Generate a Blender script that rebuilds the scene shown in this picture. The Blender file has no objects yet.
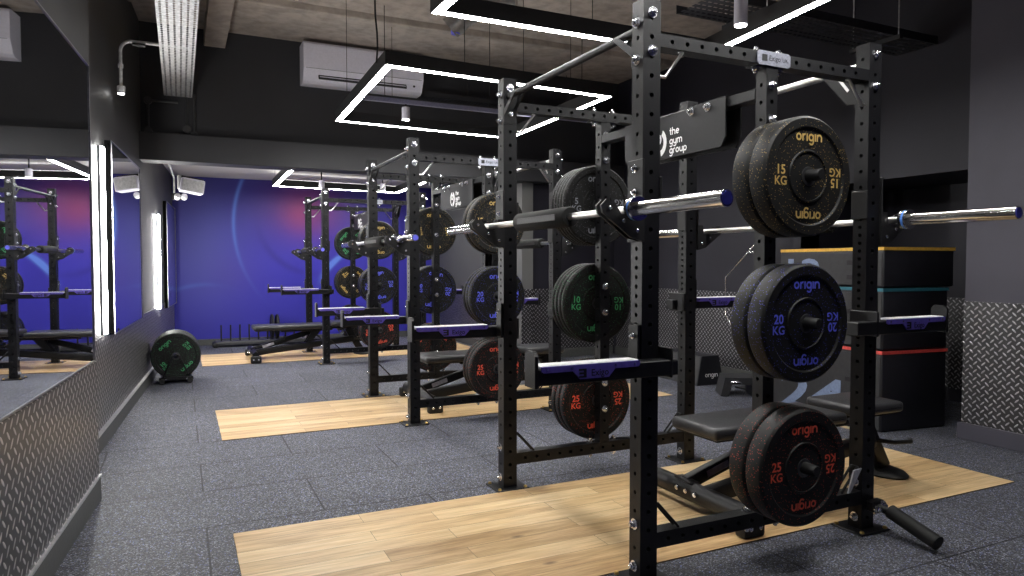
import bpy, bmesh, math, random
from mathutils import Vector, Matrix
random.seed(7)
R = math.radians
PI = math.pi
SC = bpy.context.scene
COL = SC.collection

# ------------------------------------------------------------------ mesh building
class MB:
    def __init__(s):
        s.v = []; s.f = []
    def raw(s, vs, fs, M=None):
        b = len(s.v)
        for v in vs:
            v = Vector(v)
            if M is not None: v = M @ v
            s.v.append(v)
        for f in fs: s.f.append([b + i for i in f])
        return s
    def bm(s, bm, M=None):
        bm.verts.index_update()
        s.raw([v.co.copy() for v in bm.verts], [[v.index for v in f.verts] for f in bm.faces], M)
        bm.free(); return s
    def box(s, x0, x1, y0, y1, z0, z1, bev=0.0, M=None, seg=1):
        bm = bmesh.new()
        vs = [bm.verts.new(p) for p in [(x0,y0,z0),(x1,y0,z0),(x1,y1,z0),(x0,y1,z0),(x0,y0,z1),(x1,y0,z1),(x1,y1,z1),(x0,y1,z1)]]
        for f in [(3,2,1,0),(4,5,6,7),(0,1,5,4),(1,2,6,5),(2,3,7,6),(3,0,4,7)]: bm.faces.new([vs[i] for i in f])
        if bev: bmesh.ops.bevel(bm, geom=list(bm.edges), offset=bev, segments=seg, profile=.5, affect='EDGES')
        return s.bm(bm, M)
    def tube(s, path, r, n=12, caps=True, M=None):
        P = [Vector(p) for p in path]
        rs = r if isinstance(r, (list, tuple)) else [r]*len(P)
        t0 = (P[1]-P[0]).normalized()
        up = Vector((0,0,1)) if abs(t0.z) < .9 else Vector((1,0,0))
        nrm = t0.cross(up).normalized()
        vs = []; fs = []
        for i, p in enumerate(P):
            if i == 0: t = t0
            elif i == len(P)-1: t = (P[i]-P[i-1]).normalized()
            else: t = ((P[i]-P[i-1]).normalized() + (P[i+1]-P[i]).normalized()).normalized()
            nrm = (nrm - t*nrm.dot(t)).normalized(); bn = t.cross(nrm)
            for k in range(n):
                a = 2*PI*k/n
                vs.append(p + (nrm*math.cos(a) + bn*math.sin(a))*rs[i])
        for i in range(len(P)-1):
            for k in range(n):
                a = i*n+k; b = i*n+(k+1) % n
                fs.append([a, b, b+n, a+n])
        if caps:
            fs.append(list(range(n))[::-1]); fs.append([len(vs)-n+k for k in range(n)])
        return s.raw(vs, fs, M)
    def lathe(s, prof, n=32, M=None, closed=False):       # profile of (r, h) about +Z
        vs = []; fs = []
        m = len(prof)
        for r, h in prof:
            for k in range(n):
                a = 2*PI*k/n
                vs.append((r*math.cos(a), r*math.sin(a), h))
        for i in range(m if closed else m-1):
            j = (i+1) % m
            for k in range(n):
                k2 = (k+1) % n
                fs.append([i*n+k, i*n+k2, j*n+k2, j*n+k])
        if not closed:
            fs.append([k for k in range(n)][::-1]); fs.append([(m-1)*n+k for k in range(n)])
        return s.raw(vs, fs, M)
    def prism(s, poly, lo, hi, axis='y', M=None):          # polygon in the two other axes, extruded along axis
        def mk(a, b, h):
            return {'x': (h,a,b), 'y': (a,h,b), 'z': (a,b,h)}[axis]
        n = len(poly)
        vs = [mk(a,b,lo) for a,b in poly] + [mk(a,b,hi) for a,b in poly]
        fs = [list(range(n)), list(range(n,2*n))[::-1]] + [[i,(i+1)%n+0,(i+1)%n+n,i+n] for i in range(n)]
        return s.raw(vs, fs, M)
    def build(s, name, mat, parent=None, smooth=None, origin=None):
        me = bpy.data.meshes.new(name)
        me.from_pydata([tuple(v) for v in s.v], [], s.f)
        bm = bmesh.new(); bm.from_mesh(me)
        bmesh.ops.recalc_face_normals(bm, faces=bm.faces)
        bm.to_mesh(me); bm.free()
        for m in (mat if isinstance(mat, (list, tuple)) else [mat]): me.materials.append(m)
        if smooth is not None:
            me.shade_smooth()
            try: me.set_sharp_from_angle(angle=R(smooth))
            except Exception: pass
        me.update()
        o = bpy.data.objects.new(name, me); COL.objects.link(o)
        if parent is not None: o.parent = parent
        if origin is not None: o.location = origin
        return o

def tag(o, label=None, cat=None, group=None, kind=None):
    if label: o['label'] = label
    if cat: o['category'] = cat
    if group: o['group'] = group
    if kind: o['kind'] = kind
    return o
def thing(name, loc, label, cat, group=None, rz=0):
    o = bpy.data.objects.new(name, None); COL.objects.link(o)
    o.location = loc; o.rotation_euler = (0,0,rz); o.empty_display_size = .1
    return tag(o, label, cat, group)
def copy_tree(o, parent=None):
    c = o.copy(); COL.objects.link(c)
    if parent is not None: c.parent = parent
    for ch in list(o.children): copy_tree(ch, c)
    return c
def T(x, y, z): return Matrix.Translation((x,y,z))
def RX(a): return Matrix.Rotation(a, 4, 'X')
def RY(a): return Matrix.Rotation(a, 4, 'Y')
def RZ(a): return Matrix.Rotation(a, 4, 'Z')

# ------------------------------------------------------------------ lettering
def arc(cx, cy, r, a0, a1, n=12):
    return [(cx+r*math.cos(R(a0+(a1-a0)*i/n)), cy+r*math.sin(R(a0+(a1-a0)*i/n))) for i in range(n+1)]
GLYPH = {
 'o': ([arc(.5,.5,.39,0,360,24)], 1.12),
 'r': ([[(.11,0),(.11,.95)], arc(.5,.5,.39,180,75,8)], .78),
 'i': ([[(.11,0),(.11,1.0)]], .36),
 'g': ([arc(.5,.5,.39,0,360,24), [(.89,.9),(.89,-.05)], arc(.5,-.05,.39,0,-150,10)], 1.14),
 'n': ([[(.11,0),(.11,.95)], arc(.5,.5,.39,180,0,12)+[(.89,0)]], 1.14),
 't': ([[(.3,1.35),(.3,.35)], arc(.55,.35,.25,180,270,5), [(.03,.88),(.62,.88)]], .78),
 'h': ([[(.11,0),(.11,1.45)], arc(.5,.5,.39,180,0,12)+[(.89,0)]], 1.14),
 'e': ([arc(.5,.5,.39,0,315,20), [(.13,.5),(.89,.5)]], 1.1),
 'y': ([[(.11,.95)]+arc(.5,.5,.39,180,360,12), [(.89,.95),(.89,-.05)], arc(.5,-.05,.39,0,-150,10)], 1.14),
 'm': ([[(.11,0),(.11,.95)], arc(.44,.57,.33,180,0,10)+[(.77,0)], arc(1.1,.57,.33,180,0,10)+[(1.43,0)]], 1.68),
 'u': ([[(.11,.95)]+arc(.5,.5,.39,180,360,12), [(.89,.95),(.89,0)]], 1.14),
 'p': ([arc(.5,.5,.39,0,360,24), [(.11,.9),(.11,-.45)]], 1.14),
 ' ': ([], .6),
}
def stroke_width(text): return sum(GLYPH[c][1] for c in text) - .12
def stroke_text(mb, text, h, M, w=.23, align='c'):
    x = -stroke_width(text)/2 if align == 'c' else 0
    lift = 0
    for c in text:
        lines, adv = GLYPH[c]
        for L in lines:
            lift += .00022/h                      # each stroke a hair above the last, so none lie in one plane
            P = [Vector((x+a, b, lift)) for a, b in L]
            loop = (P[0]-P[-1]).length < 1e-4
            vs = []
            for i, p in enumerate(P):
                if loop and i in (0, len(P)-1): d = (P[1]-P[0]).normalized() + (P[-1]-P[-2]).normalized()
                else: d = (P[min(i+1, len(P)-1)]-P[i]).normalized() + (P[i]-P[max(i-1, 0)]).normalized()
                d.normalize(); nn = Vector((-d.y, d.x, 0))*w/2
                vs += [(p-nn)*h, (p+nn)*h]
            mb.raw(vs, [[2*i, 2*i+2, 2*i+3, 2*i+1] for i in range(len(P)-1)], M)
        x += adv
_fc = {}
def font_text(mb, text, size, M, bold=.02, align='CENTER'):
    key = (text, bold, align)
    if key not in _fc:
        cu = bpy.data.curves.new('txt', 'FONT'); cu.body = text; cu.size = 1; cu.align_x = align; cu.offset = bold; cu.resolution_u = 3
        ob = bpy.data.objects.new('txt', cu); COL.objects.link(ob)
        bpy.context.view_layer.update()
        me = bpy.data.meshes.new_from_object(ob.evaluated_get(bpy.context.evaluated_depsgraph_get()))
        _fc[key] = ([v.co.copy() for v in me.vertices], [list(p.vertices) for p in me.polygons])
        bpy.data.objects.remove(ob); bpy.data.curves.remove(cu); bpy.data.meshes.remove(me)
    vs, fs = _fc[key]
    mb.raw([v*size for v in vs], fs, M)
def face_neg_y(x, y, z, rot=0):   # text plane facing -Y : text x -> +X, text y -> +Z
    return T(x,y,z) @ RX(PI/2) @ RZ(rot)
def face_neg_x(x, y, z):          # text plane facing -X : text x -> -Y, text y -> +Z
    return T(x,y,z) @ RZ(-PI/2) @ RX(PI/2)

# ------------------------------------------------------------------ materials
class NT:
    def __init__(s, name):
        s.m = bpy.data.materials.new(name); s.m.use_nodes = True
        s.t = s.m.node_tree; s.N = s.t.nodes; s.L = s.t.links
        s.p = s.N['Principled BSDF']
    def node(s, typ, **k):
        n = s.N.new(typ)
        for a, b in k.items(): setattr(n, a, b)
        return n
    def set(s, sock, v):
        if hasattr(v, 'outputs') : v = v.outputs[0]
        if isinstance(v, bpy.types.NodeSocket): s.L.new(v, sock)
        else: sock.default_value = v
    def math(s, op, a, b=None, c=None, clamp=False):
        n = s.node('ShaderNodeMath', operation=op, use_clamp=clamp)
        s.set(n.inputs[0], a)
        if b is not None: s.set(n.inputs[1], b)
        if c is not None: s.set(n.inputs[2], c)
        return n.outputs[0]
    def coord(s, which='Object'): return s.node('ShaderNodeTexCoord').outputs[which]
    def sep(s, v):
        n = s.node('ShaderNodeSeparateXYZ'); s.L.new(v, n.inputs[0]); return n.outputs
    def comb(s, x, y, z):
        n = s.node('ShaderNodeCombineXYZ')
        for i, q in enumerate((x,y,z)): s.set(n.inputs[i], q)
        return n.outputs[0]
    def noise(s, vec, scale, detail=3, rough=.55, out=0):
        n = s.node('ShaderNodeTexNoise'); s.set(n.inputs['Vector'], vec)
        n.inputs['Scale'].default_value = scale; n.inputs['Detail'].default_value = detail; n.inputs['Roughness'].default_value = rough
        return n.outputs[out]
    def ramp(s, fac, stops, interp='LINEAR'):
        n = s.node('ShaderNodeValToRGB'); n.color_ramp.interpolation = interp
        e = n.color_ramp.elements
        while len(e) < len(stops): e.new(.5)
        for q, (p, c) in zip(e, stops): q.position = p; q.color = (*c, 1) if len(c) == 3 else c
        s.set(n.inputs[0], fac); return n.outputs[0]
    def mix(s, f, a, b, blend='MIX'):
        n = s.node('ShaderNodeMix', data_type='RGBA', blend_type=blend)
        s.set(n.inputs[0], f)
        for sock, v in ((n.inputs[6], a), (n.inputs[7], b)):
            s.set(sock, (*v, 1) if isinstance(v, tuple) and len(v) == 3 else v)
        return n.outputs[2]
    def bump(s, h, strength=.3, dist=.01):
        n = s.node('ShaderNodeBump'); n.inputs['Strength'].default_value = strength; n.inputs['Distance'].default_value = dist
        s.L.new(h, n.inputs['Height']); s.L.new(n.outputs[0], s.p.inputs['Normal'])
    def base(s, c): s.set(s.p.inputs['Base Color'], (*c,1) if isinstance(c, tuple) else c)
    def rough(s, v): s.set(s.p.inputs['Roughness'], v)
    def metal(s, v): s.set(s.p.inputs['Metallic'], v)
    def spec(s, v): s.p.inputs['Specular IOR Level'].default_value = v

def plain(name, c, rough=.5, metal=0, spec=.5, nz=0, nscale=60, var=.15):
    t = NT(name); t.rough(rough); t.metal(metal); t.spec(spec)
    n = t.noise(t.coord(), nscale, 2)
    lo = tuple(x*(1-var) for x in c); hi = tuple(min(1, x*(1+var)) for x in c)
    t.base(t.ramp(n, [(.3, lo), (.7, hi)]))
    if nz: t.bump(n, nz, .002)
    return t.m
M = {}
M['black'] = plain('powder_coated_steel', (.0055,.0055,.0068), .42, 0, .32, .15, 900)
M['dark'] = plain('satin_black', (.008,.008,.009), .5, 0, .4)
M['zinc'] = plain('zinc_bolt', (.75,.76,.80), .22, 1, var=.05)
M['brass'] = plain('brass_bolt', (.70,.48,.16), .35, 1)
M['chrome'] = plain('chrome_steel', (.72,.71,.70), .16, 1, var=.05)
M['shaft'] = plain('brushed_steel', (.62,.61,.60), .28, 1, nz=.2, nscale=1500)
M['blue_cap'] = plain('blue_cap', (.16,.17,.95), .4)
M['blue_ring'] = plain('blue_ring', (.12,.30,.85), .3)
M['foam'] = plain('black_foam', (.012,.012,.012), .8, 0, .3, .3, 400)
M['rubber'] = plain('black_rubber', (.010,.010,.010), .6, 0, .4, .2, 500)
M['vinyl'] = plain('black_vinyl', (.034,.034,.037), .38, 0, .5, .25, 700)
M['uhmw'] = plain('white_plastic', (.75,.75,.76), .35)
M['violet'] = plain('violet_panel', (.085,.06,.36), .45)
M['white_paint'] = plain('white_paint', (.85,.85,.85), .5, var=.03)
M['gusset'] = plain('light_grey_steel', (.42,.43,.45), .35, 0)
M['led_housing'] = plain('led_housing', (.010,.010,.011), .5)
M['ac_white'] = plain('white_casing', (.80,.78,.88), .4, var=.04)
M['ac_dark'] = plain('dark_slot', (.03,.03,.035), .6)
M['grey_digit'] = plain('slate_digit', (.17,.22,.34), .6)
M['pvc_dark'] = plain('dark_pvc', (.010,.010,.014), .45, 0, .5, .3, 30)
M['pvc_grey'] = plain('grey_pvc', (.020,.020,.022), .5, 0, .5, .2, 30)
M['strap_yellow'] = plain('strap_yellow', (.62,.36,.05), .6)
M['strap_teal'] = plain('strap_teal', (.02,.12,.16), .6)
M['strap_red'] = plain('strap_red', (.55,.06,.05), .6)
M['galv'] = plain('galvanised_steel', (.72,.72,.72), .45, .35, nz=.1, nscale=40, var=.25)
M['tray_dark'] = plain('painted_tray', (.018,.018,.022), .5)
M['conduit_dark'] = plain('painted_conduit', (.055,.055,.057), .4)
M['duct'] = plain('duct_foil', (.30,.29,.28), .35, .8, nz=.2, nscale=30)
M['skirt_dark'] = plain('dark_skirting', (.07,.072,.07), .5)
M['skirt_lit'] = plain('skirting_lit_top', (.55,.55,.56), .3, .7)  # pale strip for the baseboards' lit top, light put into the colour
M['mirror_back'] = plain('mirror_back', (.0015,.0015,.0015), .9, 0, .05)
M['frame_alu'] = plain('mirror_trim', (.25,.25,.27), .3, .8)
M['label_silver'] = plain('silver_label', (.34,.35,.42), .35, .5, var=.3, nscale=200)
M['sticker'] = plain('pale_sticker', (.42,.40,.46), .5)

def paint(name, c, rough=.55, var=.1):
    t = NT(name); co = t.coord()
    n = t.noise(co, 1.7, 5); t.rough(rough); t.spec(.35)
    t.base(t.ramp(n, [(.3, tuple(x*(1-var) for x in c)), (.7, tuple(x*(1+var) for x in c))]))
    t.bump(t.noise(co, 220, 2), .12, .002); return t.m
M['wall_dark'] = paint('charcoal_paint', (.0165,.0155,.0235))
M['wall_left'] = paint('charcoal_paint_left', (.060,.060,.060))
M['wall_pillar'] = paint('slate_paint', (.068,.065,.086))
M['pier'] = paint('grey_paint', (.13,.13,.13))
M['ceil_low'] = paint('pale_ceiling', (.55,.53,.51), .7)

M['wall_bulk'] = paint('bulkhead_paint', (.036,.036,.040))
def ceiling_mat():
    t = NT('bare_concrete'); co = t.coord()
    a = t.noise(co, .9, 6); b = t.noise(co, 9, 4)
    c = t.ramp(a, [(.3,(.40,.345,.30)), (.55,(.48,.42,.37)), (.75,(.54,.475,.425))])
    st = t.ramp(b, [(.35,(.72,.72,.72)), (.6,(1,1,1))])
    t.base(t.mix(1, c, st, 'MULTIPLY')); t.rough(.85); t.bump(b, .4, .01); return t.m
M['ceil'] = ceiling_mat()

def led_mat(name, strength, c=(1,.985,.96)):
    m = bpy.data.materials.new(name); m.use_nodes = True
    N = m.node_tree.nodes; N.clear()
    e = N.new('ShaderNodeEmission'); o = N.new('ShaderNodeOutputMaterial')
    e.inputs[0].default_value = (*c,1); e.inputs[1].default_value = strength
    m.node_tree.links.new(e.outputs[0], o.inputs[0]); return m
LED = 55.0
M['led'] = led_mat('led_diffuser', LED)
M['led_added'] = led_mat('led_added_uplight', 4.8)  # added upward glow, there to brighten the ceiling
M['led_wall'] = led_mat('led_wall_strip', 95.0)
M['spot_lens'] = led_mat('spot_lens', 40.0)
M['pilot'] = led_mat('lamp_lens', 14.0)

def mirror_mat():
    t = NT('mirror_glass'); t.base((.86,.88,.90)); t.metal(1.0); t.rough(.012); return t.m
M['mirror'] = mirror_mat()

def floor_mat():
    t = NT('rubber_tile_floor'); co = t.coord()
    br = t.node('ShaderNodeTexBrick'); mp = t.node('ShaderNodeMapping')
    mp.inputs['Location'].default_value = (-.08, -.11, 0)
    t.L.new(co, mp.inputs[0]); t.L.new(mp.outputs[0], br.inputs['Vector'])
    br.offset = .5; br.inputs['Scale'].default_value = 1; br.inputs['Brick Width'].default_value = .96; br.inputs['Row Height'].default_value = .5
    br.inputs['Mortar Size'].default_value = .0045; br.inputs['Mortar Smooth'].default_value = .2; br.inputs['Bias'].default_value = 0
    br.inputs['Color1'].default_value = (.9,.9,.9,1); br.inputs['Color2'].default_value = (1.08,1.08,1.08,1); br.inputs['Mortar'].default_value = (.22,.22,.22,1)
    vor = t.node('ShaderNodeTexVoronoi'); vor.inputs['Scale'].default_value = 230; t.L.new(co, vor.inputs['Vector'])
    s = t.sep(vor.outputs['Color'])
    speck = t.ramp(s[0], [(0,(.026,.027,.030)), (.45,(.052,.053,.060)), (.75,(.118,.120,.134)), (.92,(.23,.24,.28)), (1,(.42,.44,.53))])
    sp2 = t.ramp(s[1], [(0,(1,1,1)), (.86,(.75,.85,1.45))], 'CONSTANT')
    big = t.ramp(t.noise(co, 1.2, 4), [(.3,(.85,.85,.85)), (.7,(1.12,1.12,1.12))])
    c = t.mix(1, speck, sp2, 'MULTIPLY'); c = t.mix(1, c, br.outputs['Color'], 'MULTIPLY'); c = t.mix(1, c, big, 'MULTIPLY')
    t.base(c); t.rough(.62); t.spec(.4)
    h = t.math('ADD', t.math('MULTIPLY', t.noise(co, 420, 2), .4), t.math('MULTIPLY', br.outputs['Fac'], -1.5))
    t.bump(h, .35, .004); return t.m
M['floor'] = floor_mat()

def wood_mat():
    t = NT('oak_boards'); co = t.coord()
    br = t.node('ShaderNodeTexBrick'); t.L.new(co, br.inputs['Vector'])
    br.offset = .37; br.offset_frequency = 2; br.inputs['Scale'].default_value = 1
    br.inputs['Brick Width'].default_value = .80; br.inputs['Row Height'].default_value = .106
    br.inputs['Mortar Size'].default_value = .0009; br.inputs['Mortar Smooth'].default_value = .3
    br.inputs['Color1'].default_value = (0,0,0,1); br.inputs['Color2'].default_value = (1,1,1,1); br.inputs['Mortar'].default_value = (.5,.5,.5,1)
    plank = t.sep(br.outputs['Color'])[0]
    x, y, z = t.sep(co)
    yy = t.math('ADD', y, t.math('MULTIPLY', plank, 7.3))
    v = t.comb(t.math('MULTIPLY', x, 1.3), t.math('MULTIPLY', yy, 11), plank)
    g1 = t.noise(v, 2.2, 7, .62)
    v2 = t.comb(t.math('MULTIPLY', x, 4), t.math('MULTIPLY', yy, 130), plank)
    g2 = t.noise(v2, 1.5, 3)
    tone = t.math('ADD', t.math('MULTIPLY', plank, .30), t.math('MULTIPLY', g1, .80))
    c = t.ramp(tone, [(.20,(.30,.165,.065)), (.38,(.54,.345,.160)), (.54,(.72,.51,.265)), (.80,(.86,.67,.40))])
    c = t.mix(1, c, t.ramp(g2, [(.3,(.76,.74,.72)), (.62,(1.06,1.06,1.06))]), 'MULTIPLY')
    kv = t.comb(t.math('MULTIPLY', x, 2.6), t.math('MULTIPLY', yy, 6.5), 0.0)
    vor = t.node('ShaderNodeTexVoronoi'); vor.inputs['Scale'].default_value = 1; t.L.new(kv, vor.inputs['Vector'])
    k = t.ramp(vor.outputs['Distance'], [(.03,(1,1,1)), (.10,(0,0,0))])
    keep = t.math('GREATER_THAN', t.sep(vor.outputs['Color'])[0], .62)
    c = t.mix(t.math('MULTIPLY', t.math('MULTIPLY', t.sep(k)[0], keep), .75), c, (.12,.06,.03))
    c = t.mix(br.outputs['Fac'], c, (.10,.06,.03))
    t.base(c); t.rough(t.math('ADD', .34, t.math('MULTIPLY', g1, .16))); t.spec(.45); t.bump(g2, .08, .002); return t.m
M['wood'] = wood_mat()

def tread_mat(name, a='Y', cell=.029, base=(.028,.027,.028), lug=(.50,.49,.50)):
    """raised lozenge treadplate, pattern in the (a, Z) plane of the object"""
    t = NT(name); co = t.coord(); x, y, z = t.sep(co)
    u = {'X': x, 'Y': y}[a]
    # rotate the lattice 45 deg : lugs alternate direction on a checkerboard
    k = .7071/cell
    us = t.math('MULTIPLY', t.math('ADD', u, z), k); vs = t.math('MULTIPLY', t.math('SUBTRACT', u, z), k)
    iu = t.math('FLOOR', us); iv = t.math('FLOOR', vs)
    fu = t.math('SUBTRACT', t.math('SUBTRACT', us, iu), .5); fv = t.math('SUBTRACT', t.math('SUBTRACT', vs, iv), .5)
    par = t.math('FLOORED_MODULO', t.math('ADD', iu, iv), 2)
    ip = t.math('SUBTRACT', 1.0, par)
    p = t.math('ADD', t.math('MULTIPLY', fu, par), t.math('MULTIPLY', fv, ip)); q = t.math('ADD', t.math('MULTIPLY', fv, par), t.math('MULTIPLY', fu, ip))
    d = t.math('ADD', t.math('POWER', t.math('ABSOLUTE', t.math('DIVIDE', p, .50)), 2), t.math('POWER', t.math('ABSOLUTE', t.math('DIVIDE', q, .15)), 2))
    h = t.math('SUBTRACT', 1.0, d, clamp=True)
    f = t.ramp(h, [(.02,(0,0,0)), (.25,(1,1,1))])
    n = t.noise(co, 14, 3)
    c = t.mix(f, base, lug); c = t.mix(1, c, t.ramp(n, [(.3,(.75,.75,.75)), (.7,(1.15,1.15,1.15))]), 'MULTIPLY')
    t.base(c); t.metal(t.math('MULTIPLY', t.sep(f)[0], .75)); t.rough(.36); t.spec(.5)
    t.bump(h, .6, .004); return t.m
M['tread'] = tread_mat('treadplate_along_wall', 'Y', .042, (.030,.029,.030), (.62,.60,.60))  # left lugs paler, the shine of nearby lights put into their colour
M['tread_r'] = tread_mat('treadplate_right', 'Y', .034, (.022,.021,.024), (.36,.35,.37))
M['treadx'] = tread_mat('treadplate_across_wall', 'X', .034, (.022,.021,.024), (.36,.35,.37))

def plate_mat(name, c, amt=.9):
    t = NT(name); co = t.coord()
    vor = t.node('ShaderNodeTexVoronoi'); vor.inputs['Scale'].default_value = 250; vor.inputs['Randomness'].default_value = 1; t.L.new(co, vor.inputs['Vector'])
    keep = t.math('GREATER_THAN', t.sep(vor.outputs['Color'])[0], .90)
    dot = t.math('LESS_THAN', vor.outputs['Distance'], .38)
    f = t.math('MULTIPLY', t.math('MULTIPLY', keep, dot), amt)
    n = t.noise(co, 30, 4)
    b = t.ramp(n, [(.3,(.0055,.0055,.0055)), (.7,(.0095,.0095,.0095))])
    t.base(t.mix(f, b, c)); t.rough(.55); t.spec(.3); t.bump(t.noise(co, 500, 2), .15, .002); return t.m
PC = {5: (.22,.23,.26), 10: (.06,.34,.14), 15: (.62,.42,.13), 20: (.13,.15,.85), 25: (.82,.11,.06)}
for k, c in PC.items():
    M['plate%d' % k] = plate_mat('fleck_rubber_%d' % k, tuple(.7*x for x in c))
    M['ink%d' % k] = plain('ink_%d' % k, c, .5, var=.05)
M['hub_steel'] = plain('hub_steel', (.10,.10,.105), .35, .8)

def mural_mat():
    t = NT('wall_print'); co = t.coord(); x, y, z = t.sep(co)       # metres from the room's floor, x to the right
    def blob(cx, cz, sx, sz):
        a = t.math('DIVIDE', t.math('SUBTRACT', x, cx), sx); b = t.math('DIVIDE', t.math('SUBTRACT', z, cz), sz)
        return t.math('POWER', 2.718, t.math('MULTIPLY', t.math('ADD', t.math('MULTIPLY', a, a), t.math('MULTIPLY', b, b)), -1.0))
    def ring(cx, cz, rad, w, ca, sa, pw=5.0):                                  # an arc of a circle, strongest toward angle (ca, sa)
        dx = t.math('SUBTRACT', x, cx); dz = t.math('SUBTRACT', z, cz)
        d = t.math('SQRT', t.math('ADD', t.math('MULTIPLY', dx, dx), t.math('MULTIPLY', dz, dz)))
        e = t.math('DIVIDE', t.math('SUBTRACT', d, rad), w)
        g = t.math('POWER', 2.718, t.math('MULTIPLY', t.math('MULTIPLY', e, e), -1.0))
        dirn = t.math('DIVIDE', t.math('ADD', t.math('MULTIPLY', dx, ca), t.math('MULTIPLY', dz, sa)), rad)
        return t.math('MULTIPLY', g, t.math('POWER', t.math('MAXIMUM', dirn, 0.0), pw))
    c = t.ramp(t.math('DIVIDE', z, 2.3), [(0,(.060,.055,.56)), (.45,(.060,.050,.52)), (.8,(.045,.035,.33)), (1,(.035,.028,.24))])
    c = t.mix(t.math('MULTIPLY', blob(.25,1.3,.45,.8), .36), c, (.20,.23,.66))
    c = t.mix(t.math('MULTIPLY', blob(.62,.95,.30,.28), .35), c, (.10,.07,.36))
    c = t.mix(t.math('MULTIPLY', blob(1.62,1.84,.46,.36), .8), c, (.28,.045,.20))
    c = t.mix(t.math('MULTIPLY', blob(1.50,1.78,.18,.20), .35), c, (.50,.07,.16))
    c = t.mix(t.math('MULTIPLY', ring(1.75,1.75,.80,.05,-.6,-.8), .55), c, (.035,.025,.26))
    c = t.mix(t.math('MULTIPLY', ring(2.25,1.62,1.60,.024,-.99,.14,9.0), .8), c, (.14,.28,.95))
    c = t.mix(t.math('MULTIPLY', ring(2.6,.45,.88,.035,-.72,.70,40.0), .9), c, (.16,.30,.95))
    c = t.mix(t.math('MULTIPLY', ring(.30,-.2,1.0,.03,-.2,.98,22.0), .45), c, (.12,.22,.85))
    t.base(t.mix(1, c, (.62,.62,.62), 'MULTIPLY')); t.rough(.5); t.spec(.3); return t.m
M['mural'] = mural_mat()

# ------------------------------------------------------------------ the room
def wl(y): return -.426 + .068*(y-5.15)          # far part of the left wall
def wn(y): return -.360 + .081*(y-3.70)         # nearer, slightly proud part of the left wall
A_F = -math.atan(.068); A_N = -math.atan(.081)
Z_C = 3.22                                       # tall ceiling
Z_L = 2.23                                       # low ceiling of the far bay
Y_B = 7.0                                        # bulkhead
Y_W = 10.1                                       # printed end wall
X_R = 4.72                                       # right wall
X_P = 3.46                                       # right wall of the far bay
Y_N = -1.6                                       # wall behind the camera
def struct(name, mb, mat, **k): return tag(mb.build(name, mat, **k), kind='structure')

struct('floor', MB().box(-2,6.5,Y_N-.1,Y_W+.2,-.12,0), M['floor'])
struct('ceiling', MB().box(-2,6.5,Y_N-.1,Y_B+.3,Z_C,Z_C+.1), M['ceil'])
struct('ceiling_far', MB().box(-1.5,6,Y_B+.02,Y_W+.2,Z_L,Z_L+.08), M['ceil_low'])
struct('wall_bulkhead', MB().box(-.9,X_R+.2,Y_B,Y_B+.02,Z_L,Z_C), M['wall_bulk'])
struct('wall_back', MB().box(-.9,X_P+.02,Y_W,Y_W+.1,0,Z_L), M['mural'])
struct('baseboard_back', MB().box(wl(Y_W),X_P,Y_W-.014,Y_W,0,.082,.003), M['skirt_dark'])
struct('wall_front', MB().box(-2,6.5,Y_N-.1,Y_N,0,Z_C), paint('blue_paint', (.035,.032,.26)))  # unseen wall, its blue chosen so the chrome reflects it
# the beam that closes the bulkhead at its foot
struct('trim_beam', MB().box(-.5,X_R,Y_B-.14,Y_B+.10,1.995,2.235,.004), M['wall_bulk'])
# left wall in its own frame: local y runs along the wall, local +x into the room
def left_far(name, mb, mat): 
    o = struct(name, mb, mat); o.location = (wl(3.6),3.6,0); o.rotation_euler = (0,0,A_F); return o
def left_near(name, mb, mat):
    o = struct(name, mb, mat); o.location = (wn(3.70),3.70,0); o.rotation_euler = (0,0,A_N); return o
left_far('wall_left', MB().box(-.2,0,-.05,6.7,0,Z_C), M['wall_left'])
left_far('trim_left_treadplate', MB().box(0,.006,.0,6.5,.10,.645), M['tread'])
bb = left_far('baseboard_left', MB().box(.0,.028,0,6.5,0,.095,.002), M['skirt_dark'])
left_far('trim_left_lit_top', MB().box(.0,.031,0,6.5,.0955,.103), M['skirt_lit'])  # bright strip standing in for light on the baseboard's top edge
left_near('wall_left_near', MB().box(-.25,0,-5.4,0,0,Z_C), M['wall_left'])
left_near('trim_near_treadplate', MB().box(0,.006,-5.3,-.004,.12,.645), M['tread'])
left_near('baseboard_left_near', MB().box(0,.012,-5.3,.0,0,.112,.002), M['skirt_dark'])
left_near('trim_near_lit_top', MB().box(0,.016,-5.3,.0,.1125,.121), M['skirt_lit'])
# right side
wr = MB(); wr.box(X_R,X_R+.1,4.164,Y_B+.1,0,Z_C); wr.box(X_R,X_R+.1,2.6,4.164,1.715,Z_C)
struct('wall_right', wr, M['wall_dark'])
al = MB(); al.box(X_R+.8,X_R+.9,2.6,4.3,0,1.8); al.box(X_R,X_R+.9,4.164,4.264,0,1.8); al.box(X_R+.1,X_R+.9,2.4,4.264,1.715,1.8); 
struct('wall_alcove', al, M['wall_dark'])
struct('trim_alcove_treadplate', MB().box(X_R+.790,X_R+.799,2.6,4.16,.10,.82), M['tread_r'])
struct('trim_right_treadplate', MB().box(X_R-.006,X_R-.0002,4.17,Y_B-.002,.10,.82), M['tread_r'])
struct('baseboard_right', MB().box(X_R-.022,X_R-.0002,4.17,Y_B-.002,0,.10,.003), M['skirt_dark'])
struct('wall_right_pillar', MB().box(4.395,X_R+1.0,Y_N,2.693,0,Z_C), M['wall_pillar'])
struct('trim_pillar_treadplate', MB().box(4.388,4.3945,Y_N+.02,2.695,.104,.858), M['tread_r'])
struct('baseboard_pillar', MB().box(4.372,4.3945,Y_N+.02,2.715,0,.103,.003), M['wall_pillar'])
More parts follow.
